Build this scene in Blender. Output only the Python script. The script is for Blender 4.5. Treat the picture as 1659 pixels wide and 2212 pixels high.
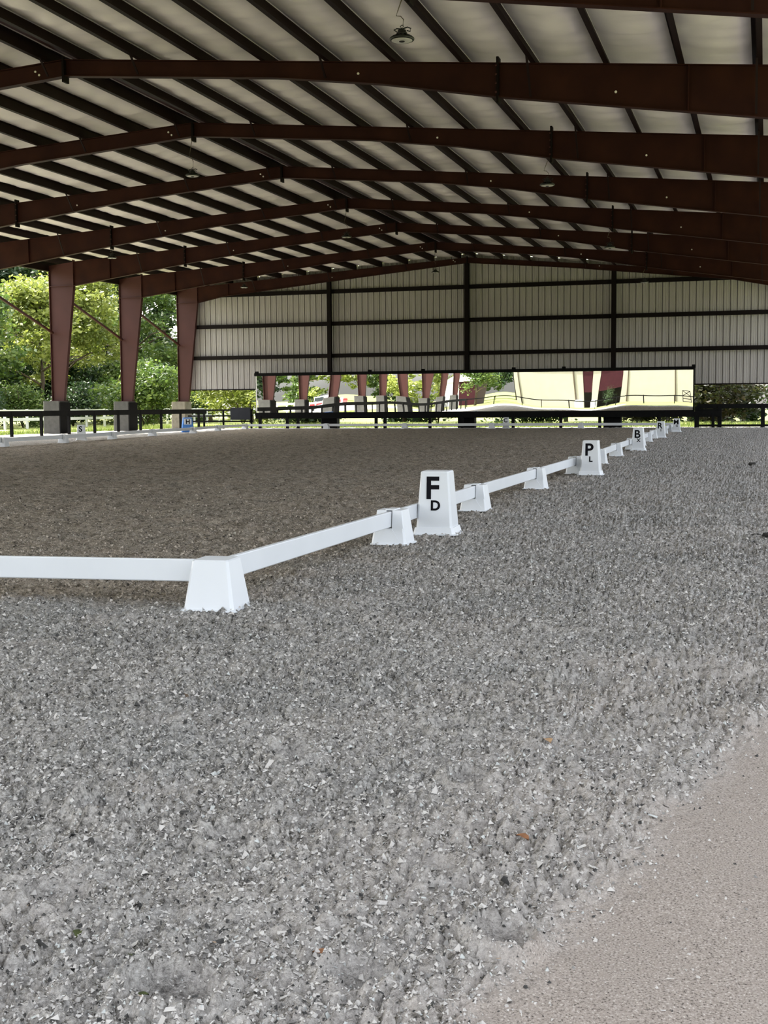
import bpy, math, random
import numpy as np
from mathutils import Vector, Matrix

for o in list(bpy.data.objects):
    bpy.data.objects.remove(o)
SC = bpy.context.scene
COL = SC.collection
random.seed(11)
RNG = np.random.default_rng(11)

# ------------------------------------------------------------------ camera
CAM_POS = Vector((17.3686, -29.5126, 1.30))
YAW, PITCH, ROLL, FPX = 0.293244, -0.082938, -0.0073046, 2731.08
fw = Vector((-math.sin(YAW) * math.cos(PITCH), math.cos(YAW) * math.cos(PITCH), math.sin(PITCH)))
rt0 = Vector((math.cos(YAW), math.sin(YAW), 0))
up0 = rt0.cross(fw)
rt = math.cos(ROLL) * rt0 + math.sin(ROLL) * up0
up = -math.sin(ROLL) * rt0 + math.cos(ROLL) * up0
cd = bpy.data.cameras.new('camera')
cam = bpy.data.objects.new('camera', cd)
COL.objects.link(cam)
cam.matrix_world = Matrix(((rt.x, up.x, -fw.x, CAM_POS.x), (rt.y, up.y, -fw.y, CAM_POS.y),
                           (rt.z, up.z, -fw.z, CAM_POS.z), (0, 0, 0, 1)))
cd.sensor_fit = 'HORIZONTAL'
cd.sensor_width = 36.0
cd.lens = FPX * 36.0 / 1659.0
cd.clip_start = 0.05
cd.clip_end = 2000
SC.camera = cam

# ------------------------------------------------------------------ sky, sun, exposure
SUN_DIR = Vector((-0.55, 0.20, 0.80)).normalized()      # towards the sun
world = bpy.data.worlds.new('world')
SC.world = world
world.use_nodes = True
wn = world.node_tree.nodes
wl = world.node_tree.links
wn.clear()
wo = wn.new('ShaderNodeOutputWorld')
wb = wn.new('ShaderNodeBackground')
sky = wn.new('ShaderNodeTexSky')
sky.sky_type = 'NISHITA'
sky.sun_disc = False
sky.sun_elevation = math.asin(SUN_DIR.z)
sky.sun_rotation = math.atan2(SUN_DIR.x, SUN_DIR.y)
sky.air_density = 1.2
sky.dust_density = 4.0
sky.ozone_density = 1.0
wb.inputs['Strength'].default_value = 0.27
hs = wn.new('ShaderNodeHueSaturation')          # hazy, milky summer sky
hs.inputs['Saturation'].default_value = 0.28
wl.new(sky.outputs[0], hs.inputs['Color'])
wl.new(hs.outputs[0], wb.inputs[0])
wl.new(wb.outputs[0], wo.inputs[0])
sd = bpy.data.lights.new('sun', 'SUN')
sd.energy = 5.5
sd.angle = math.radians(0.8)
sd.color = (1.0, 0.95, 0.86)
sun = bpy.data.objects.new('sun', sd)
COL.objects.link(sun)
sun.rotation_euler = SUN_DIR.to_track_quat('Z', 'Y').to_euler()
sun.location = (-40, 40, 60)
VS = SC.view_settings
VS.view_transform = 'Standard'
VS.look = 'None'
VS.exposure = 1.80
VS.gamma = 1.0
VS.use_curve_mapping = False

# ------------------------------------------------------------------ materials
def nmat(name):
    m = bpy.data.materials.new(name)
    m.use_nodes = True
    n = m.node_tree.nodes
    return m, n, m.node_tree.links, n['Principled BSDF']

def mat(name, c, rough=0.6, var=0.12, scale=6.0, metal=0.0, bump=0.0, bscale=40.0, spec=0.4, c2=None):
    """noise-varied principled material"""
    m, n, l, b = nmat(name)
    b.inputs['Roughness'].default_value = rough
    b.inputs['Metallic'].default_value = metal
    b.inputs['Specular IOR Level'].default_value = spec
    tc = n.new('ShaderNodeTexCoord')
    nz = n.new('ShaderNodeTexNoise')
    nz.inputs['Scale'].default_value = scale
    nz.inputs['Detail'].default_value = 5
    l.new(tc.outputs['Object'], nz.inputs['Vector'])
    rp = n.new('ShaderNodeValToRGB')
    lo = tuple(max(0, x * (1 - var)) for x in c)
    hi = c2 if c2 else tuple(min(1, x * (1 + var)) for x in c)
    rp.color_ramp.elements[0].position = 0.3
    rp.color_ramp.elements[1].position = 0.7
    rp.color_ramp.elements[0].color = (*lo, 1)
    rp.color_ramp.elements[1].color = (*hi, 1)
    l.new(nz.outputs['Fac'], rp.inputs[0])
    l.new(rp.outputs[0], b.inputs['Base Color'])
    if bump:
        n2 = n.new('ShaderNodeTexNoise')
        n2.inputs['Scale'].default_value = bscale
        n2.inputs['Detail'].default_value = 4
        l.new(tc.outputs['Object'], n2.inputs['Vector'])
        bp = n.new('ShaderNodeBump')
        bp.inputs['Strength'].default_value = bump
        bp.inputs['Distance'].default_value = 0.02
        l.new(n2.outputs['Fac'], bp.inputs['Height'])
        l.new(bp.outputs[0], b.inputs['Normal'])
    return m

M = {}
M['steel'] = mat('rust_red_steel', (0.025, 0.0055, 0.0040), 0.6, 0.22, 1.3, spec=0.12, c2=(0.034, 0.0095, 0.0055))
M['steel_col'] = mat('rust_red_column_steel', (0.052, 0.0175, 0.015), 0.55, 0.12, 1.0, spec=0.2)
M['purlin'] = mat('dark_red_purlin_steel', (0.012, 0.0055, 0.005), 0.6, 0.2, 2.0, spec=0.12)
M['dark'] = mat('dark_brown_steel', (0.006, 0.0035, 0.0035), 0.65, 0.2, 2.0, spec=0.1)
M['liner'] = mat('white_insulation_facing', (0.81, 0.75, 0.705), 0.55, 0.06, 1.2, bump=0.25, bscale=3.0)
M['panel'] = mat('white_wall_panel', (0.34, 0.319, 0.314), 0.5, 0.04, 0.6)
M['roof'] = mat('roof_sheet', (0.55, 0.55, 0.53), 0.5, 0.05)
M['concrete'] = mat('concrete', (0.068, 0.066, 0.061), 0.9, 0.18, 5, bump=0.3)
M['concrete_lit'] = mat('painted_lit_concrete', (0.17, 0.152, 0.118), 0.9, 0.18, 5, bump=0.3)  # lighter copy of concrete: light on the last pier put into the colour
M['black'] = mat('black_painted_wood', (0.005, 0.005, 0.005), 0.8, 0.3, 8, spec=0.1)
M['greyboard'] = mat('dark_grey_board', (0.022, 0.024, 0.030), 0.7, 0.1, 4, spec=0.15)
M['plastic'] = mat('white_plastic', (0.62, 0.645, 0.675), 0.38, 0.02, 3, spec=0.5)
M['letter'] = mat('black_letter_vinyl', (0.004, 0.004, 0.006), 0.7, 0.1, 10, spec=0.1)
M['blue'] = mat('blue_plastic', (0.06, 0.20, 0.55), 0.5, 0.1, 10)
M['fix'] = mat('black_fixture_metal', (0.008, 0.008, 0.008), 0.45, 0.2, 10)
M['lens'] = mat('fixture_lens', (0.55, 0.53, 0.50), 0.35, 0.05, 20)
M['cord'] = mat('cord', (0.12, 0.10, 0.07), 0.6, 0.1, 10)
M['hole_light'] = mat('hole_light_pale', (0.75, 0.72, 0.66), 0.4, 0.05, 10, metal=0.2)  # pale colour stands for daylight glimpsed through small holes
M['whitewood'] = mat('white_painted_wood', (0.80, 0.79, 0.76), 0.6, 0.05, 4)
M['bark'] = mat('bark', (0.09, 0.065, 0.045), 0.9, 0.3, 6, bump=0.6)
M['cream'] = mat('cream_barn_siding', (0.285, 0.262, 0.205), 0.6, 0.04, 1)
M['maroon'] = mat('maroon_door', (0.028, 0.004, 0.007), 0.6, 0.1, 2, spec=0.15)
M['downspout'] = mat('brown_downspout', (0.05, 0.035, 0.02), 0.5, 0.1, 2)
M['carred'] = mat('red_car_paint', (0.35, 0.015, 0.02), 0.25, 0.03, 2)
M['carwhite'] = mat('white_car_paint', (0.75, 0.75, 0.75), 0.3, 0.03, 2)
M['glass'] = mat('dark_glass', (0.02, 0.025, 0.03), 0.08, 0.1, 2)
M['rubber'] = mat('tyre_rubber', (0.015, 0.015, 0.015), 0.8, 0.2, 10)
M['clod'] = mat('dark_clod', (0.02, 0.018, 0.015), 0.9, 0.4, 40, bump=0.8, bscale=60)
M['leaf_brown'] = mat('dry_leaf_brown', (0.20, 0.09, 0.04), 0.7, 0.2, 30)
M['leaf_tan'] = mat('dry_leaf_tan', (0.34, 0.22, 0.12), 0.7, 0.2, 30)
M['leaf_green'] = mat('dull_green_leaf', (0.06, 0.075, 0.025), 0.6, 0.2, 30)
M['gravel'] = mat('pale_gravel', (0.50, 0.47, 0.42), 0.9, 0.15, 3)

# mirror
m, n, l, b = nmat('mirror_glass')
b.inputs['Base Color'].default_value = (0.90, 0.92, 0.90, 1)
b.inputs['Metallic'].default_value = 1.0
b.inputs['Roughness'].default_value = 0.0
tc = n.new('ShaderNodeTexCoord'); nz = n.new('ShaderNodeTexNoise')
nz.inputs['Scale'].default_value = 0.35
l.new(tc.outputs['Object'], nz.inputs['Vector'])
rp = n.new('ShaderNodeValToRGB')
rp.color_ramp.elements[0].color = (0.88, 0.91, 0.89, 1); rp.color_ramp.elements[1].color = (0.93, 0.94, 0.92, 1)
l.new(nz.outputs['Fac'], rp.inputs[0]); l.new(rp.outputs[0], b.inputs['Base Color'])
M['mirror'] = m

def leaf_mat(name, cols, trans=0.35):
    m, n, l, b = nmat(name)
    at = n.new('ShaderNodeAttribute'); at.attribute_name = 'rnd'
    rp = n.new('ShaderNodeValToRGB')
    rp.color_ramp.elements[0].position = 0.0
    rp.color_ramp.elements[0].color = (*cols[0], 1)
    rp.color_ramp.elements[1].position = 1.0
    rp.color_ramp.elements[1].color = (*cols[-1], 1)
    for k, c in enumerate(cols[1:-1]):
        e = rp.color_ramp.elements.new((k + 1) / (len(cols) - 1))
        e.color = (*c, 1)
    l.new(at.outputs['Fac'], rp.inputs[0])
    l.new(rp.outputs[0], b.inputs['Base Color'])
    b.inputs['Roughness'].default_value = 0.5
    tr = n.new('ShaderNodeBsdfTranslucent')
    l.new(rp.outputs[0], tr.inputs['Color'])
    mx = n.new('ShaderNodeMixShader')
    mx.inputs[0].default_value = trans
    out = n['Material Output']
    l.new(b.outputs[0], mx.inputs[1]); l.new(tr.outputs[0], mx.inputs[2]); l.new(mx.outputs[0], out.inputs['Surface'])
    return m
M['leaf_a'] = leaf_mat('foliage_mid_green', [(0.035, 0.07, 0.015), (0.09, 0.15, 0.027), (0.20, 0.26, 0.06)])
M['leaf_b'] = leaf_mat('foliage_yellow_green', [(0.10, 0.14, 0.022), (0.21, 0.25, 0.042), (0.36, 0.39, 0.10)])
M['leaf_c'] = leaf_mat('foliage_dark_green', [(0.012, 0.035, 0.012), (0.03, 0.06, 0.018), (0.06, 0.10, 0.03)])
M['leaf_d'] = leaf_mat('foliage_olive', [(0.014, 0.02, 0.007), (0.035, 0.042, 0.012), (0.055, 0.04, 0.02)])
M['grass_blade'] = leaf_mat('grass_blades', [(0.08, 0.13, 0.02), (0.16, 0.22, 0.04), (0.28, 0.30, 0.10)])

# ------------------------------------------------------------------ mesh helpers
class MB:
    def __init__(s):
        s.v = []; s.f = []
    def add(s, vs, fs):
        k = len(s.v)
        s.v.extend([tuple(v) for v in vs])
        s.f.extend([tuple(i + k for i in f) for f in fs])
        return s
    def box(s, x0, x1, y0, y1, z0, z1):
        v = [(x0, y0, z0), (x1, y0, z0), (x1, y1, z0), (x0, y1, z0), (x0, y0, z1), (x1, y0, z1), (x1, y1, z1), (x0, y1, z1)]
        return s.add(v, [(0, 3, 2, 1), (4, 5, 6, 7), (0, 1, 5, 4), (1, 2, 6, 5), (2, 3, 7, 6), (3, 0, 4, 7)])
    def prism_y(s, poly, y0, y1):
        """poly of (x,z), extruded along y"""
        k = len(poly)
        v = [(x, y0, z) for x, z in poly] + [(x, y1, z) for x, z in poly]
        f = [tuple(range(k)), tuple(range(2 * k - 1, k - 1, -1))]
        f += [(i, i + k, (i + 1) % k + k, (i + 1) % k) for i in range(k)]
        return s.add(v, f)
    def bar(s, p0, p1, w, h, upv=(0, 0, 1)):
        """box section bar from p0 to p1, w across, h along up"""
        p0 = Vector(p0); p1 = Vector(p1); d = (p1 - p0).normalized()
        side = d.cross(Vector(upv))
        if side.length < 1e-6: side = d.cross(Vector((0, 1, 0)))
        side.normalize(); u = side.cross(d).normalized()
        v = []
        for p in (p0, p1):
            for a, c in ((-1, -1), (1, -1), (1, 1), (-1, 1)):
                v.append(p + side * (a * w / 2) + u * (c * h / 2))
        return s.add(v, [(0, 3, 2, 1), (4, 5, 6, 7), (0, 1, 5, 4), (1, 2, 6, 5), (2, 3, 7, 6), (3, 0, 4, 7)])
    def tube(s, pts, r, n=8, cap=True):
        pts = [Vector(p) for p in pts]
        rr = r if isinstance(r, (list, tuple)) else [r] * len(pts)
        v = []; f = []
        for i, p in enumerate(pts):
            d = (pts[min(i + 1, len(pts) - 1)] - pts[max(i - 1, 0)]).normalized()
            a = d.cross(Vector((0, 0, 1)))
            if a.length < 1e-3: a = d.cross(Vector((1, 0, 0)))
            a.normalize(); c = a.cross(d)
            for k in range(n):
                t = 2 * math.pi * k / n
                v.append(p + (a * math.cos(t) + c * math.sin(t)) * rr[i])
        for i in range(len(pts) - 1):
            for k in range(n):
                f.append((i * n + k, i * n + (k + 1) % n, (i + 1) * n + (k + 1) % n, (i + 1) * n + k))
        if cap:
            f.append(tuple(range(n))); f.append(tuple(range(len(pts) * n - 1, (len(pts) - 1) * n - 1, -1)))
        return s.add(v, f)
    def lathe(s, prof, c=(0, 0, 0), n=20):
        """prof of (r,z) bottom to top around z"""
        v = []; f = []
        for r, z in prof:
            for k in range(n):
                t = 2 * math.pi * k / n
                v.append((c[0] + r * math.cos(t), c[1] + r * math.sin(t), c[2] + z))
        for i in range(len(prof) - 1):
            for k in range(n):
                f.append((i * n + k, i * n + (k + 1) % n, (i + 1) * n + (k + 1) % n, (i + 1) * n + k))
        f.append(tuple(range(n - 1, -1, -1)))
        f.append(tuple(range((len(prof) - 1) * n, len(prof) * n)))
        return s.add(v, f)
    def frustum(s, b, t, z0, z1, cx=0, cy=0):
        """b,t = (half x, half y) at bottom and top, chamfered corners"""
        def ring(h, z, k=0.12):
            x, y = h; c = min(x, y) * k
            return [(cx + a, cy + d, z) for a, d in ((-x + c, -y), (x - c, -y), (x, -y + c), (x, y - c), (x - c, y), (-x + c, y), (-x, y - c), (-x, -y + c))]
        v = ring(b, z0) + ring(t, z1)
        f = [tuple(range(7, -1, -1)), tuple(range(8, 16))] + [(i, (i + 1) % 8, (i + 1) % 8 + 8, i + 8) for i in range(8)]
        return s.add(v, f)
    def mesh(s, name, material, smooth=False):
        me = bpy.data.meshes.new(name)
        me.from_pydata(s.v, [], s.f)
        me.validate()
        import bmesh
        bm = bmesh.new(); bm.from_mesh(me)
        bmesh.ops.recalc_face_normals(bm, faces=bm.faces)
        bm.to_mesh(me); bm.free()
        me.materials.append(material)
        if smooth:
            for p in me.polygons: p.use_smooth = True
        return me
    def build(s, name, material, parent=None, smooth=False):
        return link(name, s.mesh(name, material, smooth), parent)

def link(name, data, parent=None, loc=None, rz=0):
    o = bpy.data.objects.new(name, data)
    COL.objects.link(o)
    if parent: o.parent = parent
    if loc: o.location = loc
    if rz: o.rotation_euler = (0, 0, rz)
    return o

def tag(o, label=None, cat=None, group=None, kind=None):
    if label: o['label'] = label
    if cat: o['category'] = cat
    if group: o['group'] = group
    if kind: o['kind'] = kind
    return o

def empty(name, loc=(0, 0, 0), rz=0, label=None, cat=None, group=None, kind=None):
    o = link(name, None, None, loc, rz)
    o.empty_display_size = 0.2
    return tag(o, label, cat, group, kind)

def grid_mesh(name, V, F, material, smooth=True, attrs=None):
    me = bpy.data.meshes.new(name)
    V = np.ascontiguousarray(V, dtype=np.float32); F = np.ascontiguousarray(F, dtype=np.int32)
    k = F.shape[1]
    me.vertices.add(len(V)); me.vertices.foreach_set('co', V.ravel())
    me.loops.add(F.size); me.loops.foreach_set('vertex_index', F.ravel())
    me.polygons.add(len(F))
    me.polygons.foreach_set('loop_start', np.arange(0, F.size, k, dtype=np.int32))
    me.polygons.foreach_set('loop_total', np.full(len(F), k, dtype=np.int32))
    me.polygons.foreach_set('use_smooth', np.full(len(F), smooth, dtype=bool))
    me.update(calc_edges=True)
    for nm, (dom, arr) in (attrs or {}).items():
        a = me.attributes.new(nm, 'FLOAT', dom)
        a.data.foreach_set('value', np.ascontiguousarray(arr, dtype=np.float32))
    me.materials.append(material)
    return me

ORD = ['zeroth', 'first', 'second', 'third', 'fourth', 'fifth', 'sixth', 'seventh', 'eighth', 'ninth', 'tenth', 'eleventh',
       'twelfth', 'thirteenth', 'fourteenth', 'fifteenth', 'sixteenth', 'seventeenth', 'eighteenth', 'nineteenth', 'twentieth']

# numpy gradient noise
_perm = RNG.permutation(4096)
_grad = RNG.uniform(0, 2 * np.pi, 4096)
def perlin(x, y, seed=0):
    xi = np.floor(x).astype(np.int64); yi = np.floor(y).astype(np.int64)
    xf = x - xi; yf = y - yi
    def g(i, j, dx, dy):
        h = _grad[_perm[(_perm[(i + seed * 131) & 4095] + j) & 4095]]
        return np.cos(h) * dx + np.sin(h) * dy
    u = xf * xf * xf * (xf * (xf * 6 - 15) + 10); v = yf * yf * yf * (yf * (yf * 6 - 15) + 10)
    a = g(xi, yi, xf, yf); b2 = g(xi + 1, yi, xf - 1, yf); c = g(xi, yi + 1, xf, yf - 1); d = g(xi + 1, yi + 1, xf - 1, yf - 1)
    return (a * (1 - u) + b2 * u) * (1 - v) + (c * (1 - u) + d * u) * v

# ------------------------------------------------------------------ floor (arena footing)
BAY = 7.62
Y_END = 45.72
Y_NEAR = -30.48
# edge between loose footing and packed track on the right (x as a function of y)
TRK_Y = np.array([-31.0, -27.6, -27.01, -26.75, -26.52, -26.10, -25.50, -24.79, -23.93, -22.8, -21.5, -20])
TRK_X = np.array([16.75, 16.76, 16.78, 16.79, 16.85, 16.97, 17.06, 17.23, 17.42, 17.75, 18.3, 19.3])
ARENA = [(13.95, -21.98), (13.90, -5.3), (13.7, 3.3), (13.2, 22), (12.7, 42.2), (-13.3, 42.5), (-10.5, 24.8), (-8.35, 9.3), (-7.2, -22.6)]
HOLES = [(16.77, -26.57, .085, .075, .045), (16.13, -27.05, .12, .09, .05), (15.33, -25.93, .10, .09, .05), (15.84, -26.05, .11, .09, .045),
         (16.48, -26.13, .10, .07, .035), (16.41, -25.32, .08, .08, .04), (15.55, -26.6, .12, .08, .03), (16.2, -24.6, .14, .1, .03),
         (15.0, -24.9, .12, .1, .03), (16.95, -24.2, .12, .1, .03), (16.5, -26.85, .09, .08, .03), (15.7, -25.2, .1, .1, .03),
         (16.9, -22.9, .2, .12, .035), (16.6, -23.6, .18, .12, .03), (17.1, -23.2, .2, .1, .035), (17.37, -16.5, .35, .3, .05)]

def inside_arena(x, y):
    c = np.zeros(x.shape, bool)
    n = len(ARENA)
    for i in range(n):
        x1, y1 = ARENA[i]; x2, y2 = ARENA[(i + 1) % n]
        if y1 == y2: continue
        cond = ((y1 > y) != (y2 > y)) & (x < (x2 - x1) * (y - y1) / (y2 - y1) + x1)
        c ^= cond
    return c

def soft_inside(x, y):
    wob = 0.5 * perlin(x * 1.3, y * 1.3, 31)
    return sum(inside_arena(x + o_ + wob, y + o_ * 0.5 + wob).astype(float) for o_ in (-0.5, -0.25, 0.0, 0.25, 0.5)) / 5

def track_mask(x, y):
    e = np.interp(y, TRK_Y, TRK_X, right=25)
    wob = 0.07 * perlin(x * 5, y * 5, 3) + 0.05 * perlin(x * 13, y * 13, 4)
    return 1 / (1 + np.exp(-np.clip((x - e + wob) / 0.035, -30, 30)))

def sandy_mask(x, y):
    e = np.interp(y, TRK_Y, TRK_X, right=25)
    a = 1 / (1 + np.exp(-np.clip((x - e + 0.9 + 0.9 * perlin(x * 1.7, y * 1.7, 41)) / 0.22, -30, 30)))
    p = np.clip(perlin(x * 2.2, y * 2.2, 43) * 3 - 0.4, 0, 1) * 0.6
    return np.clip(np.maximum(a, p), 0, 1)

def footing_height(x, y):
    d = np.hypot(x - CAM_POS.x, y - CAM_POS.y)
    t = track_mask(x, y)
    wx = x + 0.03 * perlin(x * 11, y * 11, 21); wy = y + 0.03 * perlin(x * 11, y * 11, 22)
    patch = 0.70 + 0.5 * np.clip(perlin(x * 0.9, y * 0.9, 9) + 0.25, 0, 1)
    b1 = np.abs(perlin(wx * 11, wy * 11, 1)) * 2 - 0.5
    b2 = np.abs(perlin(wx * 25, wy * 25, 2)) * 2 - 0.5
    b3 = np.abs(perlin(wx * 50, wy * 50, 5)) * 2 - 0.5
    b0 = np.abs(perlin(wx * 4, wy * 4, 15)) * 2 - 0.5
    b7 = perlin(wx * 6.5, wy * 6.5, 17)
    lump = 0.032 * b1 + 0.040 * b2 + 0.022 * b3 + 0.030 * b7 + np.clip((d - 6) / 10, 0, 1) * 0.03 * b0
    big = 0.016 * perlin(x * 2.4, y * 2.4, 6) + 0.02 * perlin(x * 0.6, y * 0.6, 7)
    h = (1 - t) * (lump * patch + big + 0.008) + t * (-0.022 + 0.0014 * b3 + 0.006 * perlin(x * 3, y * 3, 8))
    e = np.interp(y, TRK_Y, TRK_X, right=25)
    h += 0.022 * np.exp(-((x - e + 0.10) / 0.08) ** 2) * (0.6 + perlin(x * 6, y * 6, 12))
    for hx, hy, rx, ry, dp in HOLES:
        rx *= 0.75; ry *= 0.8; dp *= 1.45
        q = ((x - hx) / rx) ** 2 + ((y - hy) / ry) ** 2
        w = np.sqrt(q)
        h += -1.5 * dp * np.exp(-q ** 2) + dp * 0.6 * np.exp(-((w - 1.4) / 0.3) ** 2)
    return h

def spacing(lo, hi, fn):
    out = [lo]
    while out[-1] < hi:
        out.append(out[-1] + fn(out[-1]))
    out[-1] = hi
    return np.array(out)
xs_r = spacing(14.3, 17.6, lambda v: 0.0090)
xs_rr = spacing(17.6, 19.9, lambda v: 0.05)
xs_l = 14.3 - (spacing(0, 34.3, lambda v: 0.0090 + 0.008 * v))
XS = np.concatenate([xs_l[::-1], xs_r[1:], xs_rr[1:]])
YS = np.concatenate([spacing(-31.0, -27.4, lambda v: 0.12), spacing(-27.4, 46.6, lambda v: 0.0095 * (v + 29.6) / 2.2)[1:]])
GX, GY = np.meshgrid(XS, YS)
GZ = footing_height(GX, GY)
nx, ny = len(XS), len(YS)
idx = np.arange(nx * ny).reshape(ny, nx)
FQ = np.stack([idx[:-1, :-1], idx[:-1, 1:], idx[1:, 1:], idx[1:, :-1]], -1).reshape(-1, 4)

m, n, l, b = nmat('arena_footing')
b.inputs['Roughness'].default_value = 0.95
b.inputs['Specular IOR Level'].default_value = 0.15
geo = n.new('ShaderNodeNewGeometry')
def noise(scale, detail=4, rough=0.6):
    q = n.new('ShaderNodeTexNoise'); q.inputs['Scale'].default_value = scale
    q.inputs['Detail'].default_value = detail; q.inputs['Roughness'].default_value = rough
    l.new(geo.outputs['Position'], q.inputs['Vector']); return q
def ramp(src, stops):
    r = n.new('ShaderNodeValToRGB')
    r.color_ramp.elements[0].position = stops[0][0]; r.color_ramp.elements[0].color = (*stops[0][1], 1)
    r.color_ramp.elements[1].position = stops[-1][0]; r.color_ramp.elements[1].color = (*stops[-1][1], 1)
    for p_, c_ in stops[1:-1]:
        e = r.color_ramp.elements.new(p_); e.color = (*c_, 1)
    l.new(src, r.inputs[0]); return r
def mix(fac, a, c, mode='MIX'):
    q = n.new('ShaderNodeMix'); q.data_type = 'RGBA'; q.blend_type = mode
    if isinstance(fac, float): q.inputs[0].default_value = fac
    else: l.new(fac, q.inputs[0])
    for s_, i_ in ((a, 6), (c, 7)):
        if isinstance(s_, tuple): q.inputs[i_].default_value = (*s_, 1)
        else: l.new(s_, q.inputs[i_])
    return q.outputs[2]
spk1 = noise(75, 5, 0.7); spk2 = noise(27, 5, 0.65)
c1 = ramp(spk1.outputs['Fac'], [(0.40, (0.035, 0.034, 0.033)), (0.48, (0.31, 0.30, 0.28)), (0.55, (0.43, 0.415, 0.39)), (0.66, (0.62, 0.61, 0.59))])
c2 = ramp(spk2.outputs['Fac'], [(0.39, (0.05, 0.05, 0.048)), (0.47, (0.33, 0.318, 0.30)), (0.60, (0.43, 0.415, 0.39)), (0.70, (0.52, 0.52, 0.505))])
grey = mix(0.5, c1.outputs[0], c2.outputs[0])
at_s = n.new('ShaderNodeAttribute'); at_s.attribute_name = 'sandy'
grey = mix(at_s.outputs['Fac'], grey, mix(0.5, grey, (0.46, 0.425, 0.395)))
nzl = noise(1.1, 4)
tone = ramp(nzl.outputs['Fac'], [(0.3, (0.86, 0.87, 0.87)), (0.7, (1.06, 1.03, 1.0))])
grey = mix(1.0, grey, tone.outputs[0], 'MULTIPLY')
nzs = noise(170, 3, 0.7)
sand = ramp(nzs.outputs['Fac'], [(0.35, (0.05, 0.043, 0.038)), (0.43, (0.245, 0.21, 0.182)), (0.58, (0.295, 0.257, 0.225)), (0.68, (0.50, 0.46, 0.42))])
at_t = n.new('ShaderNodeAttribute'); at_t.attribute_name = 'track'
at_i = n.new('ShaderNodeAttribute'); at_i.attribute_name = 'inside'
brown = mix(1.0, grey, (0.88, 0.81, 0.72), 'MULTIPLY')
nzi = noise(5.5, 7, 0.7)
damp = ramp(nzi.outputs['Fac'], [(0.36, (0.50, 0.48, 0.45)), (0.50, (0.95, 0.94, 0.92)), (0.66, (1.2, 1.2, 1.2))])
brown = mix(1.0, brown, damp.outputs[0], 'MULTIPLY')
colr = mix(at_i.outputs['Fac'], grey, brown)
colr = mix(at_t.outputs['Fac'], colr, sand.outputs[0])
l.new(colr, b.inputs['Base Color'])
bn1 = noise(38, 5, 0.65); bn2 = noise(9, 4, 0.6)
mth = n.new('ShaderNodeMath'); mth.operation = 'MULTIPLY_ADD'; mth.inputs[1].default_value = 2.0
l.new(bn2.outputs['Fac'], mth.inputs[0]); l.new(bn1.outputs['Fac'], mth.inputs[2])
inv = n.new('ShaderNodeMath'); inv.operation = 'MULTIPLY_ADD'; inv.inputs[1].default_value = -0.8; inv.inputs[2].default_value = 1.0
l.new(at_t.outputs['Fac'], inv.inputs[0])
bp = n.new('ShaderNodeBump'); bp.inputs['Distance'].default_value = 0.028
l.new(inv.outputs[0], bp.inputs['Strength']); l.new(mth.outputs[0], bp.inputs['Height']); l.new(bp.outputs[0], b.inputs['Normal'])
M['footing'] = m

me = grid_mesh('floor', np.stack([GX, GY, GZ], -1).reshape(-1, 3), FQ, M['footing'], True,
               {'track': ('POINT', track_mask(GX, GY).ravel()), 'inside': ('POINT', soft_inside(GX, GY).ravel()), 'sandy': ('POINT', sandy_mask(GX, GY).ravel())})
floor = tag(link('floor', me), 'grey fibre and sand footing of the covered riding arena', kind='structure')

# loose crumbs and felt fibres lying on the footing
NCH = 110000
u = RNG.random(NCH * 4)
dist = 2.1 * (24 / 2.1) ** (u ** 1.05)
ang = RNG.uniform(-0.36, 0.36, NCH * 4) + YAW
cx = CAM_POS.x - np.sin(ang) * dist
cy = CAM_POS.y + np.cos(ang) * dist
keep = (RNG.random(NCH * 4) > track_mask(cx, cy) * 0.99) & (cx < 19) & (RNG.random(NCH * 4) > np.clip((dist - 9) / 15, 0, 1))
cx, cy, dist = cx[keep][:NCH], cy[keep][:NCH], dist[keep][:NCH]
k = len(cx)
cz = footing_height(cx, cy)
crumb = RNG.random(k) < 0.80
L = RNG.lognormal(math.log(0.0062), 0.42, k) * (0.70 + 0.11 * dist)
L = np.clip(L, 0.0035, 0.03)
L = np.where(crumb, L, L * 1.7)
Wd = np.where(crumb, L * RNG.uniform(0.6, 1.0, k), L * RNG.uniform(0.12, 0.45, k))
th = RNG.uniform(0, 2 * np.pi, k)
tilt = RNG.normal(0, 0.35, k); roll = RNG.normal(0, 0.35, k)
ca, sa = np.cos(th), np.sin(th)
ux = np.stack([ca * np.cos(tilt), sa * np.cos(tilt), np.sin(tilt)], 1)
vx = np.stack([-sa * np.cos(roll), ca * np.cos(roll), np.sin(roll)], 1)
C = np.stack([cx, cy, cz + np.where(crumb, 0.0, 0.002 + 0.3 * L * np.abs(np.sin(tilt)))], 1)
j = lambda: RNG.uniform(0.55, 1.15, (k, 1))
nrm = np.cross(ux, vx)
P0 = C - ux * L[:, None] / 2 * j() - vx * Wd[:, None] / 2 * j()
P1 = C + ux * L[:, None] / 2 * j() - vx * Wd[:, None] / 2 * j()
P2 = C + ux * L[:, None] / 2 * j() + vx * Wd[:, None] / 2 * j()
P3 = C - ux * L[:, None] / 2 * j() + vx * Wd[:, None] / 2 * j()
P4 = C + nrm * (L * np.where(crumb, RNG.uniform(0.35, 0.85, k), RNG.uniform(-0.05, 0.12, k)))[:, None] + ux * (L * RNG.uniform(-0.25, 0.25, k))[:, None]
V = np.stack([P0, P1, P2, P3, P4], 1).reshape(-1, 3)
base = np.arange(k)[:, None] * 5
F = np.stack([base + [[0, 1, 4]], base + [[1, 2, 4]], base + [[2, 3, 4]], base + [[3, 0, 4]]], 1).reshape(-1, 3)
rc = np.where(crumb, RNG.random(k) * 0.93, RNG.random(k))
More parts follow.
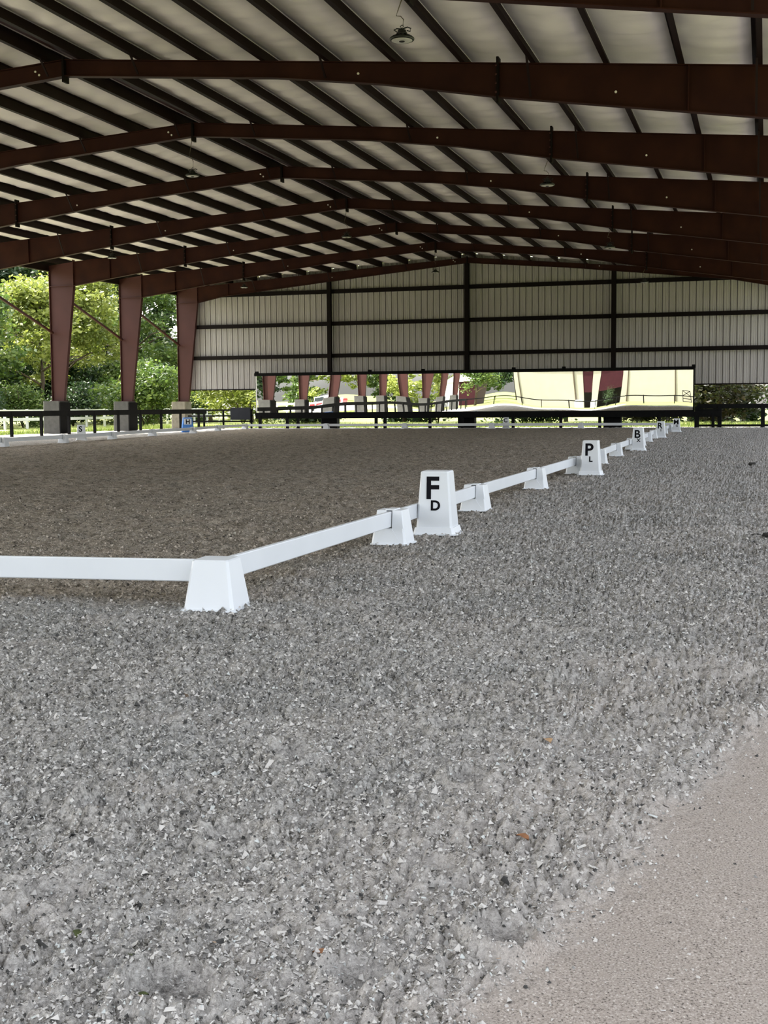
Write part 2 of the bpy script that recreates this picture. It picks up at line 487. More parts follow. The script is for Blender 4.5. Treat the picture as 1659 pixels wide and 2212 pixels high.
ci_in = soft_inside(cx, cy)
m, n, l, b = nmat('fibre_chips')
at = n.new('ShaderNodeAttribute'); at.attribute_name = 'rnd'
rp = n.new('ShaderNodeValToRGB'); rp.color_ramp.interpolation = 'CONSTANT'
stops = [(0, (0.045, 0.044, 0.042)), (0.11, (0.20, 0.193, 0.182)), (0.22, (0.38, 0.363, 0.34)), (0.35, (0.445, 0.425, 0.40)), (0.70, (0.47, 0.452, 0.425)), (0.88, (0.42, 0.435, 0.42)), (0.955, (0.58, 0.575, 0.56)), (0.99, (0.30, 0.23, 0.17))]
rp.color_ramp.elements[0].position = 0; rp.color_ramp.elements[0].color = (*stops[0][1], 1)
rp.color_ramp.elements[1].position = stops[-1][0]; rp.color_ramp.elements[1].color = (*stops[-1][1], 1)
for p_, c_ in stops[1:-1]:
    e = rp.color_ramp.elements.new(p_); e.color = (*c_, 1)
l.new(at.outputs['Fac'], rp.inputs[0])
at2 = n.new('ShaderNodeAttribute'); at2.attribute_name = 'inside'
tint = mix(at2.outputs['Fac'], (1.0, 1.0, 1.0), (0.80, 0.73, 0.64))
l.new(mix(1.0, rp.outputs[0], tint, 'MULTIPLY'), b.inputs['Base Color'])
b.inputs['Roughness'].default_value = 0.9
b.inputs['Specular IOR Level'].default_value = 0.2
M['chips'] = m
me = grid_mesh('footing_fibres', V, F, m, False, {'rnd': ('FACE', np.repeat(rc, 4)), 'inside': ('FACE', np.repeat(ci_in, 4))})
tag(link('footing_fibres', me, floor), 'loose grey felt and fibre chips mixed into the sand', kind='stuff')

# ------------------------------------------------------------------ lawn and gravel outside
m, n, l, b = nmat('lawn_grass')
geo = n.new('ShaderNodeNewGeometry')
g1 = noise(0.25, 5); g2 = noise(9, 5)
ra = ramp(g1.outputs['Fac'], [(0.3, (0.12, 0.15, 0.022)), (0.55, (0.17, 0.195, 0.034)), (0.75, (0.25, 0.245, 0.08))])
rb = ramp(g2.outputs['Fac'], [(0.3, (0.75, 0.75, 0.75)), (0.7, (1.1, 1.1, 1.1))])
l.new(mix(1.0, ra.outputs[0], rb.outputs[0], 'MULTIPLY'), b.inputs['Base Color'])
b.inputs['Roughness'].default_value = 0.95
bp = n.new('ShaderNodeBump'); bp.inputs['Strength'].default_value = 0.6; bp.inputs['Distance'].default_value = 0.05
l.new(g2.outputs['Fac'], bp.inputs['Height']); l.new(bp.outputs[0], b.inputs['Normal'])
M['lawn'] = m
mb = MB()
# four strips around the arena floor so that nothing lies under the footing
for x0, x1, y0, y1 in ((-260, -20, -260, 300), (19.9, 260, -260, 300), (-20, 19.9, 46.6, 300), (-20, 19.9, -260, -31)):
    mb.add([(x0, y0, 0), (x1, y0, 0), (x1, y1, 0), (x0, y1, 0)], [(0, 1, 2, 3)])
tag(mb.build('lawn', M['lawn']), 'sunlit yellow green lawn around the arena building', kind='structure')
mb = MB()
ys = list(np.linspace(-55, 40, 30))
lft = [(-33.5 - 2.0 * math.sin(y * 0.11) + (0 if y > -20 else (y + 20) * 0.5), y, 0.012) for y in ys]
rgt = [(-26.5 + 1.5 * math.sin(y * 0.07 + 1), y, 0.012) for y in ys]
mb.add(lft + rgt, [(i, i + len(ys), i + len(ys) + 1, i + 1) for i in range(len(ys) - 1)])
tag(mb.build('gravel_drive', M['gravel']), 'pale gravel drive beyond the left columns', kind='structure')
mb = MB()
for x0, x1, y0, y1 in ((-19, 1, -41, -31), (19.9, 27, -31, 47)):  # right strip is unseen, added to keep green lawn bounce off the liner
    mb.add([(x0, y0, 0.012), (x1, y0, 0.012), (x1, y1, 0.012), (x0, y1, 0.012)], [(0, 1, 2, 3)])
tag(mb.build('gravel_apron', M['gravel']), 'pale gravel apron outside the open near end and an added unseen strip at right', kind='structure')

# ------------------------------------------------------------------ steel frames
def zt(x):
    return 10.22 - (0.0905 * x if x > 0 else 0.066 * -x)
def frame_bottom(side, end):
    if end:
        return [(0, 9.92), (-9.1, 9.08), (-15.98, 8.42), (-17.76, 8.06)] if side < 0 else [(0, 9.92), (6.15, 9.40), (15.35, 8.40), (17.76, 7.92)]
    return [(0, 9.82), (-6.2, 9.33), (-11.3, 8.70), (-17.76, 7.80)] if side < 0 else [(0, 9.82), (5.8, 9.32), (8.5, 8.96), (11.3, 8.45), (17.76, 7.48)]

def strip_flange(mb, pts, w, t, y, below=True):
    """flat flange following a polyline in xz, width w in y"""
    for (x0, z0), (x1, z1) in zip(pts, pts[1:]):
        d = math.hypot(x1 - x0, z1 - z0)
        nx_, nz_ = -(z1 - z0) / d * t, (x1 - x0) / d * t
        if nz_ < 0: nx_, nz_ = -nx_, -nz_
        if below: nx_, nz_ = -nx_, -nz_
        mb.prism_y([(x0, z0), (x1, z1), (x1 + nx_, z1 + nz_), (x0 + nx_, z0 + nz_)], y - w / 2, y + w / 2)

plate_bolt = MB().tube([(-0.02, 0, 0), (0.02, 0, 0)], 0.022, 6).mesh('plate_bolt', M['steel_col'])
hole_light_mesh = MB().tube([(0, -0.018, 0), (0, 0.006, 0)], 0.03, 8).mesh('hole_light', M['hole_light'])  # small pale discs painted as daylight showing through holes in the web
frame_i = list(range(-4, 7))
PURL_X = [0.45 + 1.66 * k for k in range(12)]
for i in frame_i:
    Y = i * BAY
    end = i == 6
    nth = 6 - i
    if end: lab = 'rust red tapered steel frame standing against the white end wall'
    elif i == -1: lab = 'rust red steel frame, nearest in view, cutting the upper right corner'
    else: lab = 'rust red tapered steel frame spanning the arena, %s from the white end wall' % ORD[nth + 1]
    root = empty('steel_frame', (0, Y, 0), 0, lab, 'frame', 'rigid steel frames')
    for s in (-1, 1):
        bot = frame_bottom(s, end)
        kx, kz = bot[-1]
        # rafter: web + two flanges
        mb = MB()
        poly = [(0, zt(0))] + [(x, z) for x, z in bot] + [(kx, zt(kx))]
        mb.prism_y(poly, -0.012, 0.012)
        strip_flange(mb, bot, 0.21, 0.022, 0, below=True)
        strip_flange(mb, [(0, zt(0)), (kx, zt(kx))], 0.21, 0.02, 0, below=True)
        for xs_ in (15.6,):
            x_ = s * xs_
            zb = np.interp(abs(x_), [abs(p[0]) for p in bot], [p[1] for p in bot])
            mb.box(x_ - 0.012, x_ + 0.012, -0.1, 0.1, zb, zt(x_) - 0.02)
        raf = mb.build('rafter', M['steel'], root)
        for bx_, dz in (((-0.75, 0.14), (-0.86, 0.24), (-8.6, 0.22)) if s < 0 else ((7.9, 0.2), (14.0, 0.3))):
            bz = np.interp(abs(bx_), [abs(p[0]) for p in bot], [p[1] for p in bot])
            link('hole_light', hole_light_mesh, raf, (bx_, -0.014, bz + dz))
        # column
        mb = MB()
        ox = s * 19.2; ib = s * 18.52
        mb.prism_y([(ox, 1.76), (ib, 1.76), (kx, kz), (kx, zt(kx)), (ox, zt(ox) - 0.05)], -0.012, 0.012)
        for a, c in (((ox, 1.76), (ox, zt(ox) - 0.05)), ((ib, 1.76), (kx, kz)), ((kx, kz), (kx, zt(kx) + 0.10))):
            mb.bar((a[0], 0, a[1]), (c[0], 0, c[1]), 0.23, 0.03, (1, 0, 0.01))
        mb.box(min(ox, kx), max(ox, kx), -0.1, 0.1, kz - 0.012, kz + 0.012)
        mb.box(min(ox, ib) - 0.06, max(ox, ib) + 0.06, -0.17, 0.17, 1.735, 1.765)
        mb.build('column', M['steel_col'], root)
        # splice plate
        if not end:
            x_ = s * 11.3
            zb = np.interp(11.3, [abs(p[0]) for p in bot], [p[1] for p in bot])
            sp = MB().box(x_ - 0.028, x_ + 0.028, -0.13, 0.13, zb - 0.16, zt(x_) + 0.13).build('splice_plate', M['dark'], root)
            for q_ in range(4):
                link('plate_bolt', plate_bolt, sp, (x_ + 0.03 * (1 if s < 0 else -1), -0.135, zb + (zt(x_) - zb) * (0.1 + 0.27 * q_)))
        # flange braces down to the lower flange
        for k_ in ((1, 4, 7, 10) if s > 0 else (0, 2, 5, 8)):
            x_ = s * PURL_X[k_]
            zb = np.interp(abs(x_), [abs(p[0]) for p in bot], [p[1] for p in bot])
            MB().bar((x_, -0.1 - 0.55 * min(1, (zt(x_) - zb) + 0.35), zt(x_) + 0.06), (x_, -0.09, zb + 0.04), 0.05, 0.03).build('flange_brace', M['purlin'], root)
    # ridge plate
    MB().box(-0.03, 0.03, -0.13, 0.13, (9.92 if end else 9.82) - 0.17, zt(0) + 0.05).build('ridge_plate', M['dark'], root)

# concrete piers under the columns
pier_mesh = MB().frustum((0.53, 0.5), (0.50, 0.47), -0.06, 1.735).mesh('concrete_pier', M['concrete'])
pier_lit = MB().frustum((0.53, 0.5), (0.50, 0.47), -0.06, 1.735).mesh('concrete_pier', M['concrete_lit'])
pad_mesh = MB().box(-0.02, 0.03, -0.5, 0.5, 0.03, 1.66).mesh('kick_board', M['black'])
for i in frame_i:
    for s in (-1, 1):
        if s > 0 and i < 3: continue
        lab = ('concrete pier under the %s column, %s from the white end wall' % ('left' if s < 0 else 'right', ORD[7 - i]))
        if i == 6 and s < 0: lab = 'concrete pier with light painted in, under the left column beside the white end wall'
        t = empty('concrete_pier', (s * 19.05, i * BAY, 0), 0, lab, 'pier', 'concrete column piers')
        link('block', pier_lit if (i == 6 and s < 0) else pier_mesh, t)
        if s < 0 and i < 6:
            link('kick_board', pad_mesh, t, (0.53, 0, 0))

# eave struts, one per bay on each side, and diagonal braces
for s in (-1, 1):
    for i in frame_i[:-1]:
        if s > 0 and i < 0: continue
        y0 = i * BAY + 0.13; y1 = (i + 1) * BAY - 0.13
        side = 'left' if s < 0 else 'right'
        mb = MB()
        mb.box(s * 19.2 - 0.04, s * 19.2 + 0.04, y0, y1, zt(s * 19.2) - 0.36, zt(s * 19.2) - 0.06)
        mb.box(s * 19.2 - 0.12, s * 19.2 + 0.12, y0, y1, zt(s * 19.2) - 0.38, zt(s * 19.2) - 0.36)
        tag(mb.build('eave_strut', M['purlin']), 'dark steel strut along the %s eave, %s bay from the end wall' % (side, ORD[6 - i]), 'beam', 'eave struts')
    for i in range(0, 6):
        if s > 0: continue
        y0 = i * BAY + 0.12; y1 = (i + 1) * BAY - 0.12
        mb = MB(); mb.tube([(s * 19.0, y0, 7.62), (s * 19.05, y1, 5.35)], 0.075, 8)
        tag(mb.build('diagonal_brace', M['steel_col']), 'rust red diagonal brace between left columns, %s bay from the end wall' % ORD[6 - i], 'brace', 'diagonal wind braces')

# ------------------------------------------------------------------ purlins
def purlin_mesh(s):
    t = 0.014; h = 0.30; fl = 0.11
    prof = [(-t / 2, 0), (-t / 2 + s * 0, 0)]
    mb = MB()
    mb.box(-t / 2, t / 2, -30.9, 46.0, 0, h)
    mb.box(min(0, s * fl), max(0, s * fl), -30.9, 46.0, 0, 0.012)
    mb.box(min(0, -s * fl), max(0, -s * fl), -30.9, 46.0, h - 0.012, h)
    mb.box(s * fl - 0.006, s * fl + 0.006, -30.9, 46.0, 0, 0.03)
    return mb.mesh('roof_purlin', M['purlin'])
pm = {s: purlin_mesh(s) for s in (-1, 1)}
for s in (-1, 1):
    for k_, x_ in enumerate(PURL_X):
        side = 'left' if s < 0 else 'right'
        lab = 'dark red roof purlin hugging the ridge on its %s side' % side if k_ == 0 else 'long dark red roof purlin, %s %s of the ridge' % (ORD[k_ + 1], side)
        o = link('roof_purlin', pm[s], None, (s * x_, 0, zt(s * x_)))
        tag(o, lab, 'purlin', 'roof purlins')
# ridge cap strip between the two ridge purlins
tag(MB().box(-0.16, 0.16, -30.9, 46.0, 10.43, 10.46).build('ridge_strip', M['steel_col']), 'dull red steel strip running along the roof ridge', 'beam')

# ------------------------------------------------------------------ ceiling: insulation strips + roof sheet
ceil = empty('ceiling', (0, 0, 0), 0, 'white insulated underside of the pitched metal roof', kind='structure')
ycs = np.arange(-31.0, 46.45, 0.14)
for s in (-1, 1):
    edges = [0.0] + PURL_X + [19.5]
    for a, c in zip(edges, edges[1:]):
        na = 9
        tt = np.linspace(0, 1, na)
        TT, YY = np.meshgrid(tt, ycs)
        XX = s * (a + (c - a) * TT)
        wdt = c - a
        seed = int(a * 10) + (50 if s < 0 else 0)
        prof = np.clip(np.sin(np.pi * TT), 0, 1) ** 0.6
        cre = np.abs(perlin(YY * 1.1 + XX * 0.25, XX * 0.35, seed)) ** 0.7
        cre2 = perlin(YY * 3.1 + 0.5 * XX, XX * 0.8, seed + 7)
        sag = (0.085 * prof + prof * (0.13 * cre + 0.035 * cre2)) * min(1, wdt / 1.2)
        z0 = np.where(s > 0, 10.22 - 0.0905 * np.abs(XX), 10.22 - 0.066 * np.abs(XX)) + 0.302
        ZZ = z0 - sag + 0.03
        idx = np.arange(XX.size).reshape(XX.shape)
        FQ2 = np.stack([idx[:-1, :-1], idx[:-1, 1:], idx[1:, 1:], idx[1:, :-1]], -1).reshape(-1, 4)
        if s > 0: FQ2 = FQ2[:, ::-1]
        me = grid_mesh('insulation_strip', np.stack([XX, YY, ZZ], -1).reshape(-1, 3), FQ2, M['liner'])
        link('insulation_strip', me, ceil)
    mb = MB()
    z0 = zt(0) + 0.38; z1 = zt(s * 19.6) + 0.38
    mb.prism_y([(0, z0), (s * 19.6, z1), (s * 19.6, z1 + 0.03), (0, z0 + 0.03)], -31.1, 46.5)
    mb.build('roof_sheet', M['roof'], ceil)
    mb = MB(); zz = zt(s * 19.5)
    mb.box(s * 19.5 - 0.02, s * 19.5 + 0.02, -31.1, 46.5, zz - 0.02, zz + 0.38)
    mb.build('eave_trim', M['dark'], ceil)

# ------------------------------------------------------------------ end wall
wall = empty('wall_back', (0, 0, 0), 0, 'white ribbed metal end wall of the arena', kind='structure')
Yw = Y_END + 0.42
RIB = 0.381
npan = 34
x0w = -19.4
for p_ in range(npan):
    xa = x0w + p_ * 3 * RIB; xb = min(xa + 3 * RIB, 19.4)
    prof = []
    for r_ in range(3):
        xr = xa + r_ * RIB
        prof += [(xr, 0.0), (xr + 0.012, 0.075), (xr + 0.05, 0.075), (xr + 0.062, 0.0), (xr + 0.15, 0.0), (xr + 0.165, 0.010), (xr + 0.185, 0.010), (xr + 0.20, 0.0), (xr + 0.255, 0), (xr + 0.27, 0.010), (xr + 0.29, 0.010), (xr + 0.305, 0)]
    prof.append((xb, 0.0))
    prof = [q for q in prof if q[0] <= 19.4]
    if len(prof) < 3: continue
    vs = []
    for x_, dy in prof:
        vs.append((x_, Yw + dy, 2.50)); vs.append((x_, Yw + dy, zt(x_) + 0.28))
    mb = MB(); mb.add(vs, [(2 * k_, 2 * k_ + 2, 2 * k_ + 3, 2 * k_ + 1) for k_ in range(len(prof) - 1)])
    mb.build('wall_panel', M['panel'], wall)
MB().box(-19.4, 19.4, Yw - 0.05, Yw + 0.09, 2.44, 2.51).build('base_trim', M['dark'], wall)

for k_, (z_, nm) in enumerate(((4.52, 'lowest'), (6.51, 'middle'), (8.50, 'highest'))):
    xe = 19.1 if k_ < 2 else 16.6
    mb = MB()
    mb.box(-xe, xe, Y_END + 0.18, Y_END + 0.38, z_ - 0.12, z_ - 0.09)
    mb.box(-xe, xe, Y_END + 0.17, Y_END + 0.19, z_ - 0.12, z_ + 0.12)
    mb.box(-xe, xe, Y_END + 0.18, Y_END + 0.38, z_ + 0.09, z_ + 0.12)
    tag(mb.build('wall_girt', M['dark']), 'dark horizontal steel girt across the white end wall, %s of three' % nm, 'beam', 'end wall girts')
for x_, nm in ((-8.83, 'left of the ridge'), (-0.04, 'under the ridge'), (8.74, 'right of the ridge')):
    root = empty('wall_post', (x_, Y_END + 0.05, 0), 0, 'dark slim steel post of the white end wall, %s' % nm, 'post', 'end wall posts')
    mb = MB()
    ztop = 9.9 if abs(x_) < 1 else (9.12 if x_ > 0 else 9.1)
    mb.box(-0.13, 0.13, -0.12, -0.10, 1.2, ztop); mb.box(-0.13, 0.13, 0.10, 0.12, 1.2, ztop); mb.box(-0.012, 0.012, -0.11, 0.11, 1.2, ztop)
    mb.build('shaft', M['dark'], root)
    MB().frustum((0.52, 0.3), (0.52, 0.3), -0.06, 1.2, 0, 0).build('footing_block', M['black'], root)

# ------------------------------------------------------------------ arena mirror
MX0, MX1, MZ0, MZ1 = -13.62, 13.33, 0.99, 3.30
root = empty('arena_mirror', (0, Y_END - 0.32, 0), 0, 'long wall mirror reflecting the arena side and a cream barn', 'mirror')
npanels = 7
TILT = 0.0066
xs_m = np.linspace(MX0, MX1, npanels * 24 + 1)
for p_ in range(npanels):
    xa = xs_m[p_ * 24:(p_ + 1) * 24 + 1]
    zs = np.linspace(MZ0, MZ1, 11)
    XX, ZZ = np.meshgrid(xa, zs)
    # slight bow of the thin panels
    ph = (XX - MX0) / (MX1 - MX0) * npanels
    YY = TILT * -(ZZ - 2.1) + 0.0016 * np.sin(2 * np.pi * ph * 0.8 + 0.8) + (0.0020 * np.sin(2 * np.pi * ph * 0.43) + 0.0006 * np.sin(2 * np.pi * ph * 1.1 + 1)) * (ZZ - 2.1)
    idx = np.arange(XX.size).reshape(XX.shape)
    F_ = np.stack([idx[:-1, :-1], idx[:-1, 1:], idx[1:, 1:], idx[1:, :-1]], -1).reshape(-1, 4)
    me = grid_mesh('mirror_panel', np.stack([XX, YY, ZZ], -1).reshape(-1, 3), F_, M['mirror'], True)
    link('mirror_panel', me, root)
MB().box(MX0 - 0.02, MX1 + 0.02, 0.05, 0.10, MZ0 - 0.02, MZ1 + 0.02).build('backing_board', M['black'], root)
MB().box(MX0 - 0.16, MX1 + 0.08, -0.05, 0.12, MZ1, MZ1 + 0.19).build('top_rail', M['black'], root)
MB().box(MX0 - 0.1, MX1 + 0.08, -0.10, 0.12, MZ0 - 0.13, MZ0).build('bottom_rail', M['black'], root)
MB().box(MX0 - 0.07, MX0 - 0.005, -0.03, 0.1, MZ0, MZ1).build('end_stile', M['whitewood'], root)
MB().box(MX1 + 0.01, MX1 + 0.08, -0.03, 0.1, MZ0, MZ1).build('end_stile', M['black'], root)
for x_ in (-13.62, -6.1, -2.7, 2.9, 5.9, 13.35):
    MB().tube([(x_ - 0.1, 0, MZ1 + 0.2), (x_ + 0.1, 0, MZ1 + 0.2)], 0.10, 10).build('hinge_bracket', M['black'], root)

# ------------------------------------------------------------------ dark fences
def post_fence(pts, rails, posts, label, name='board_fence', matl=None, post_w=0.12, post_h=1.22):
    matl = matl or M['black']
    p0, p1 = Vector(pts[0]), Vector(pts[1])
    root = empty(name, (p0.x, p0.y, 0), 0, label, 'fence')
    d = (p1 - p0)
    for z_, h_, w_ in rails:
        MB().bar((0, 0, z_), (d.x, d.y, z_), w_, h_).build('rail', matl, root)
    for t in posts:
        q = d * t
        MB().box(q.x - post_w / 2, q.x + post_w / 2, q.y - post_w / 2, q.y + post_w / 2, -0.05, post_h).build('post', matl, root)
    return root
# left side, X = -17
ya, yb = -29.0, 45.0
pys = [v for v in np.arange(-28.9, 44.9, 2.6)]
root = post_fence([(-17.0, ya, 0), (-17.0, yb, 0)], [(1.10, 0.27, 0.10)], [(v + 0.0 - ya) / (yb - ya) for v in pys],
                  'black wooden rail fence in front of the left concrete piers')
# far side below the mirror
root = post_fence([(-13.6, 45.1, 0), (14.9, 45.1, 0)], [(0.76, 0.30, 0.12)], [t for t in (0.01, 0.075, 0.10, 0.28, 0.30, 0.40, 0.47, 0.58, 0.68, 0.76, 0.88, 0.952, 0.985)],
                  'low black kick rail running under the long mirror', post_h=0.8, post_w=0.17)
root = post_fence([(13.58, 45.3, 0), (18.4, 45.3, 0)], [(1.20, 0.25, 0.10), (0.10, 0.13, 0.14)], [0.0, 0.26, 0.75], 'black rail fence right of the mirror', post_h=1.2, post_w=0.22)
MB().box(0.0, 1.35, -0.08, 0.08, 0.60, 1.05).build('board', M['black'], root)
root = post_fence([(-18.4, 45.3, 0), (-13.9, 45.3, 0)], [(1.17, 0.10, 0.08), (0.8, 0.09, 0.06), (0.45, 0.09, 0.06)], [0.25, 0.55, 0.98], 'dark rail fence between the left pier and the mirror', post_h=1.2, post_w=0.1)
tag(MB().box(-15.35, -14.0, 45.10, 45.235, 0.55, 1.32).build('grey_panel', M['greyboard']), 'dark grey board hung on the fence left of the mirror', 'board')

# white paddock fence far left
root = empty('paddock_fence', (-30.0, 0, 0), 0, 'white board paddock fence on the lawn beyond the left columns', 'fence')
for z_ in (1.19, 0.64):
    MB().box(-0.03, 0.03, -20, 110, z_ - 0.10, z_ + 0.10).build('rail', M['whitewood'], root)
pmesh = MB().box(-0.16, -0.03, -0.07, 0.07, -0.05, 1.32).mesh('post', M['whitewood'])
for v in np.arange(-20, 110.1, 2.6):
    link('post', pmesh, root, (0, v, 0))

# ------------------------------------------------------------------ dressage rail: posts, boards, letters
def gz(x, y):
    return float(footing_height(np.array([x]), np.array([y]))[0])

def make_low_post(slots=True):
    parts = []
    H, B, T = 0.325, 0.172, 0.124
    mb = MB()
    hm = 0.155
    tm = B + (T - B) * hm / H
    # lip
    mb.frustum((B + 0.028, B + 0.028), (B + 0.012, B + 0.012), 0.0, 0.012)
    if slots:
        mb.frustum((B, B), (tm, tm), 0.005, hm)
        for s in (-1, 1):           # two cheeks either side of the board slot (slot runs along y)
            g = 0.03
            v = []
            for z_, h_ in ((hm, tm), (H, T)):
                v += [(s * g, -h_, z_), (s * h_ * 0.93, -h_, z_), (s * h_, -h_ * 0.9, z_), (s * h_, h_ * 0.9, z_), (s * h_ * 0.93, h_, z_), (s * g, h_, z_), (s * g * 1.1, h_ * 0.55, z_), (s * g * 1.1, -h_ * 0.55, z_)]
            mb.add(v, [tuple(range(8)), tuple(range(8, 16))] + [(q, (q + 1) % 8, (q + 1) % 8 + 8, q + 8) for q in range(8)])
            # sloped apron in front of the slot
        mb.add([(-tm * 0.8, -B + 0.002, 0.02), (tm * 0.8, -B + 0.002, 0.02), (0.03, -tm - 0.012, hm - 0.005), (-0.03, -tm - 0.012, hm - 0.005), (-0.03, -tm + 0.02, hm), (0.03, -tm + 0.02, hm)],
               [(0, 1, 2, 3), (3, 2, 5, 4), (0, 3, 4), (1, 5, 2)])
    else:
        mb.frustum((B, B), (T, T), 0.005, H - 0.008)
        mb.frustum((T, T), (T - 0.01, T - 0.01), H - 0.008, H)
    return mb.mesh('body', M['plastic'])
low_slot = make_low_post(True)
low_plain = make_low_post(False)
cap_mesh = MB().box(-0.045, 0.045, -0.10, 0.10, 0.322, 0.334).mesh('cap', M['plastic'])

def low_post(x, y, rz, label, plain=False):
    t = empty('rail_post', (x, y, 0), rz, label, 'rail post', 'low dressage rail posts')
    link('body', low_plain if plain else low_slot, t)
    if not plain: link('cap', cap_mesh, t)
    return t

def rail_board(p, q, label, near_gap=0.02, far_gap=0.02):
    a = Vector((p[0], p[1], 0)); c = Vector((q[0], q[1], 0)); d = (c - a).normalized()
    a2 = a + d * near_gap; c2 = c - d * far_gap
    t = bpy.data.objects.new('rail_board', None)
    mb = MB(); Ln = (c2 - a2).length
    # hollow pvc board with rounded edge profile, built along +y
    prof = [(-0.018, 0.166), (0.018, 0.166), (0.0225, 0.172), (0.0225, 0.306), (0.018, 0.312), (-0.018, 0.312), (-0.0225, 0.306), (-0.0225, 0.172)]
    mb.prism_y(prof, 0, Ln)
    o = link('rail_board', mb.mesh('rail_board', M['plastic']), None, (a2.x, a2.y, 0), math.atan2(-d.x, d.y))
    bpy.data.objects.remove(t)
    return tag(o, label, 'rail', 'white dressage rails')

right_posts = [(13.95, -21.98), (13.97, -17.96), (13.90, -14.04), (13.91, -9.74), (13.89, -5.28), (13.84, -1.2), (13.70, 3.3), (13.58, 8.3), (13.50, 12.0), (13.35, 16.3), (13.18, 20.6), (13.05, 24.9), (12.95, 29.2), (12.85, 33.5), (12.75, 37.8), (12.65, 42.2)]
far_posts = [(7.35, 42.3), (2.21, 42.35), (-3.03, 42.4), (-7.94, 42.45), (-13.25, 42.5)]
left_posts = [(-12.55, 36.9), (-11.1, 30.6), (-10.5, 24.85), (-9.4, 19.0), (-8.7, 13.9), (-8.35, 9.3), (-8.2, 5.0)]
def seg_rz(a, c):
    return math.atan2(-(c[0] - a[0]), c[1] - a[1])
low_post(*right_posts[0], 0.06, 'plain white corner post nearest the camera', plain=True)
for i_ in range(1, 15):
    note = {1: ', just before the F marker', 2: ', just past the F marker', 4: ', just before the P marker', 7: ', beside the B marker'}.get(i_, '')
    low_post(*right_posts[i_], seg_rz(right_posts[i_ - 1], right_posts[i_ + 1]), 'low white rail post, %s along the right rail%s' % (ORD[i_], note))
low_post(*right_posts[15], 0, 'low white post at the far right corner near the M marker', plain=True)
for i_ in range(15):
    if i_ == 0: lab = 'white rail board from the near corner post toward the F marker'
    else: lab = 'white rail board, %s from the near corner on the right side' % ORD[i_ + 1]
    rail_board(right_posts[i_], right_posts[i_ + 1], lab, 0.10 if i_ == 0 else 0.012, 0.012)
prev = right_posts[15]
for i_, q in enumerate(far_posts):
    rz = math.pi / 2
    if i_ < 4: low_post(*q, rz, 'low white rail post under the mirror, %s from the right corner' % ORD[i_ + 1])
    else: low_post(*q, 0, 'low white post at the far left corner of the arena', plain=True)
    rail_board(prev, q, 'white rail board in front of the mirror, %s from the right' % ORD[i_ + 1], 0.1 if i_ == 0 else 0.012, 0.1 if i_ == 4 else 0.012)
    prev = q
for i_, q in enumerate(left_posts):
    low_post(*q, seg_rz(q, prev), 'low white rail post on the far left side, %s from the far left corner' % ORD[i_ + 1])
    rail_board(prev, q, 'white rail board on the far left side, %s from the far corner' % ORD[i_ + 1], 0.1 if i_ == 0 else 0.012, 0.012)
    prev = q
rail_board((13.95, -21.95), (9.95, -22.35), 'near white rail board running left from the corner post', 0.10, 0.012)
low_post(9.95, -22.36, math.pi / 2 + 0.09, 'low white rail post on the near side left of the corner')

def text_mesh(ch, size, bold=0.0, matl=None):
    cu = bpy.data.curves.new('letter', 'FONT')
    cu.body = ch; cu.size = size; cu.extrude = 0.0015; cu.offset = bold
    cu.align_x = 'CENTER'; cu.align_y = 'CENTER'
    ob = bpy.data.objects.new('tmp_letter', cu); COL.objects.link(ob)
    bpy.context.view_layer.update()
    me = bpy.data.meshes.new_from_object(ob.evaluated_get(bpy.context.evaluated_depsgraph_get()))
    bpy.data.objects.remove(ob); bpy.data.curves.remove(cu)
    me.materials.clear(); me.materials.append(matl or M['letter'])
    # recentre on bounding box
    xs = [v.co.x for v in me.vertices]; yy = [v.co.y for v in me.vertices]
    ox, oy = (min(xs) + max(xs)) / 2, (min(yy) + max(yy)) / 2
    for v in me.vertices: v.co.x -= ox; v.co.y -= oy
    return me

CH, CB, CT = 0.645, 0.195, 0.137
def cone_mesh(name, matl):
    mb = MB()
    mb.frustum((CB + 0.05, CB + 0.05), (CB + 0.045, CB + 0.045), 0.0, 0.010)
    mb.frustum((CB + 0.022, CB + 0.022), (CB + 0.004, CB + 0.004), 0.008, 0.075)
    mb.frustum((CB - 0.008, CB - 0.008), (CT + 0.008, CT + 0.008), 0.07, CH - 0.012)
    mb.frustum((CT + 0.008, CT + 0.008), (CT, CT), CH - 0.012, CH)
    return mb.mesh(name, matl)
cone_w = cone_mesh('body', M['plastic'])
def letter_cone(x, y, rz, big, small, label, body=None, lm=None):
    t = empty('letter_cone', (x, y, 0), rz, label, 'marker', 'dressage letter markers')
    link('body', body or cone_w, t)
    sl = math.atan2((CB - CT), CH - 0.08)
    def put(ch, size, z, dx, bold):
        me = text_mesh(ch, size, bold, lm)
        o = link('letter', me, t)
        hw = (CB - 0.008) + ((CT + 0.008) - (CB - 0.008)) * (z - 0.07) / (CH - 0.082)
        o.location = (dx, -hw - 0.003, z)
        o.rotation_euler = (math.pi / 2 - sl * 0.82, 0, 0)
        o['label'] = 'letter %s on the front face' % ch
    put(big, 0.315, 0.478, -0.015, 0.0075)
    if small: put(small, 0.138, 0.300, 0.014, 0.0045)
    return t
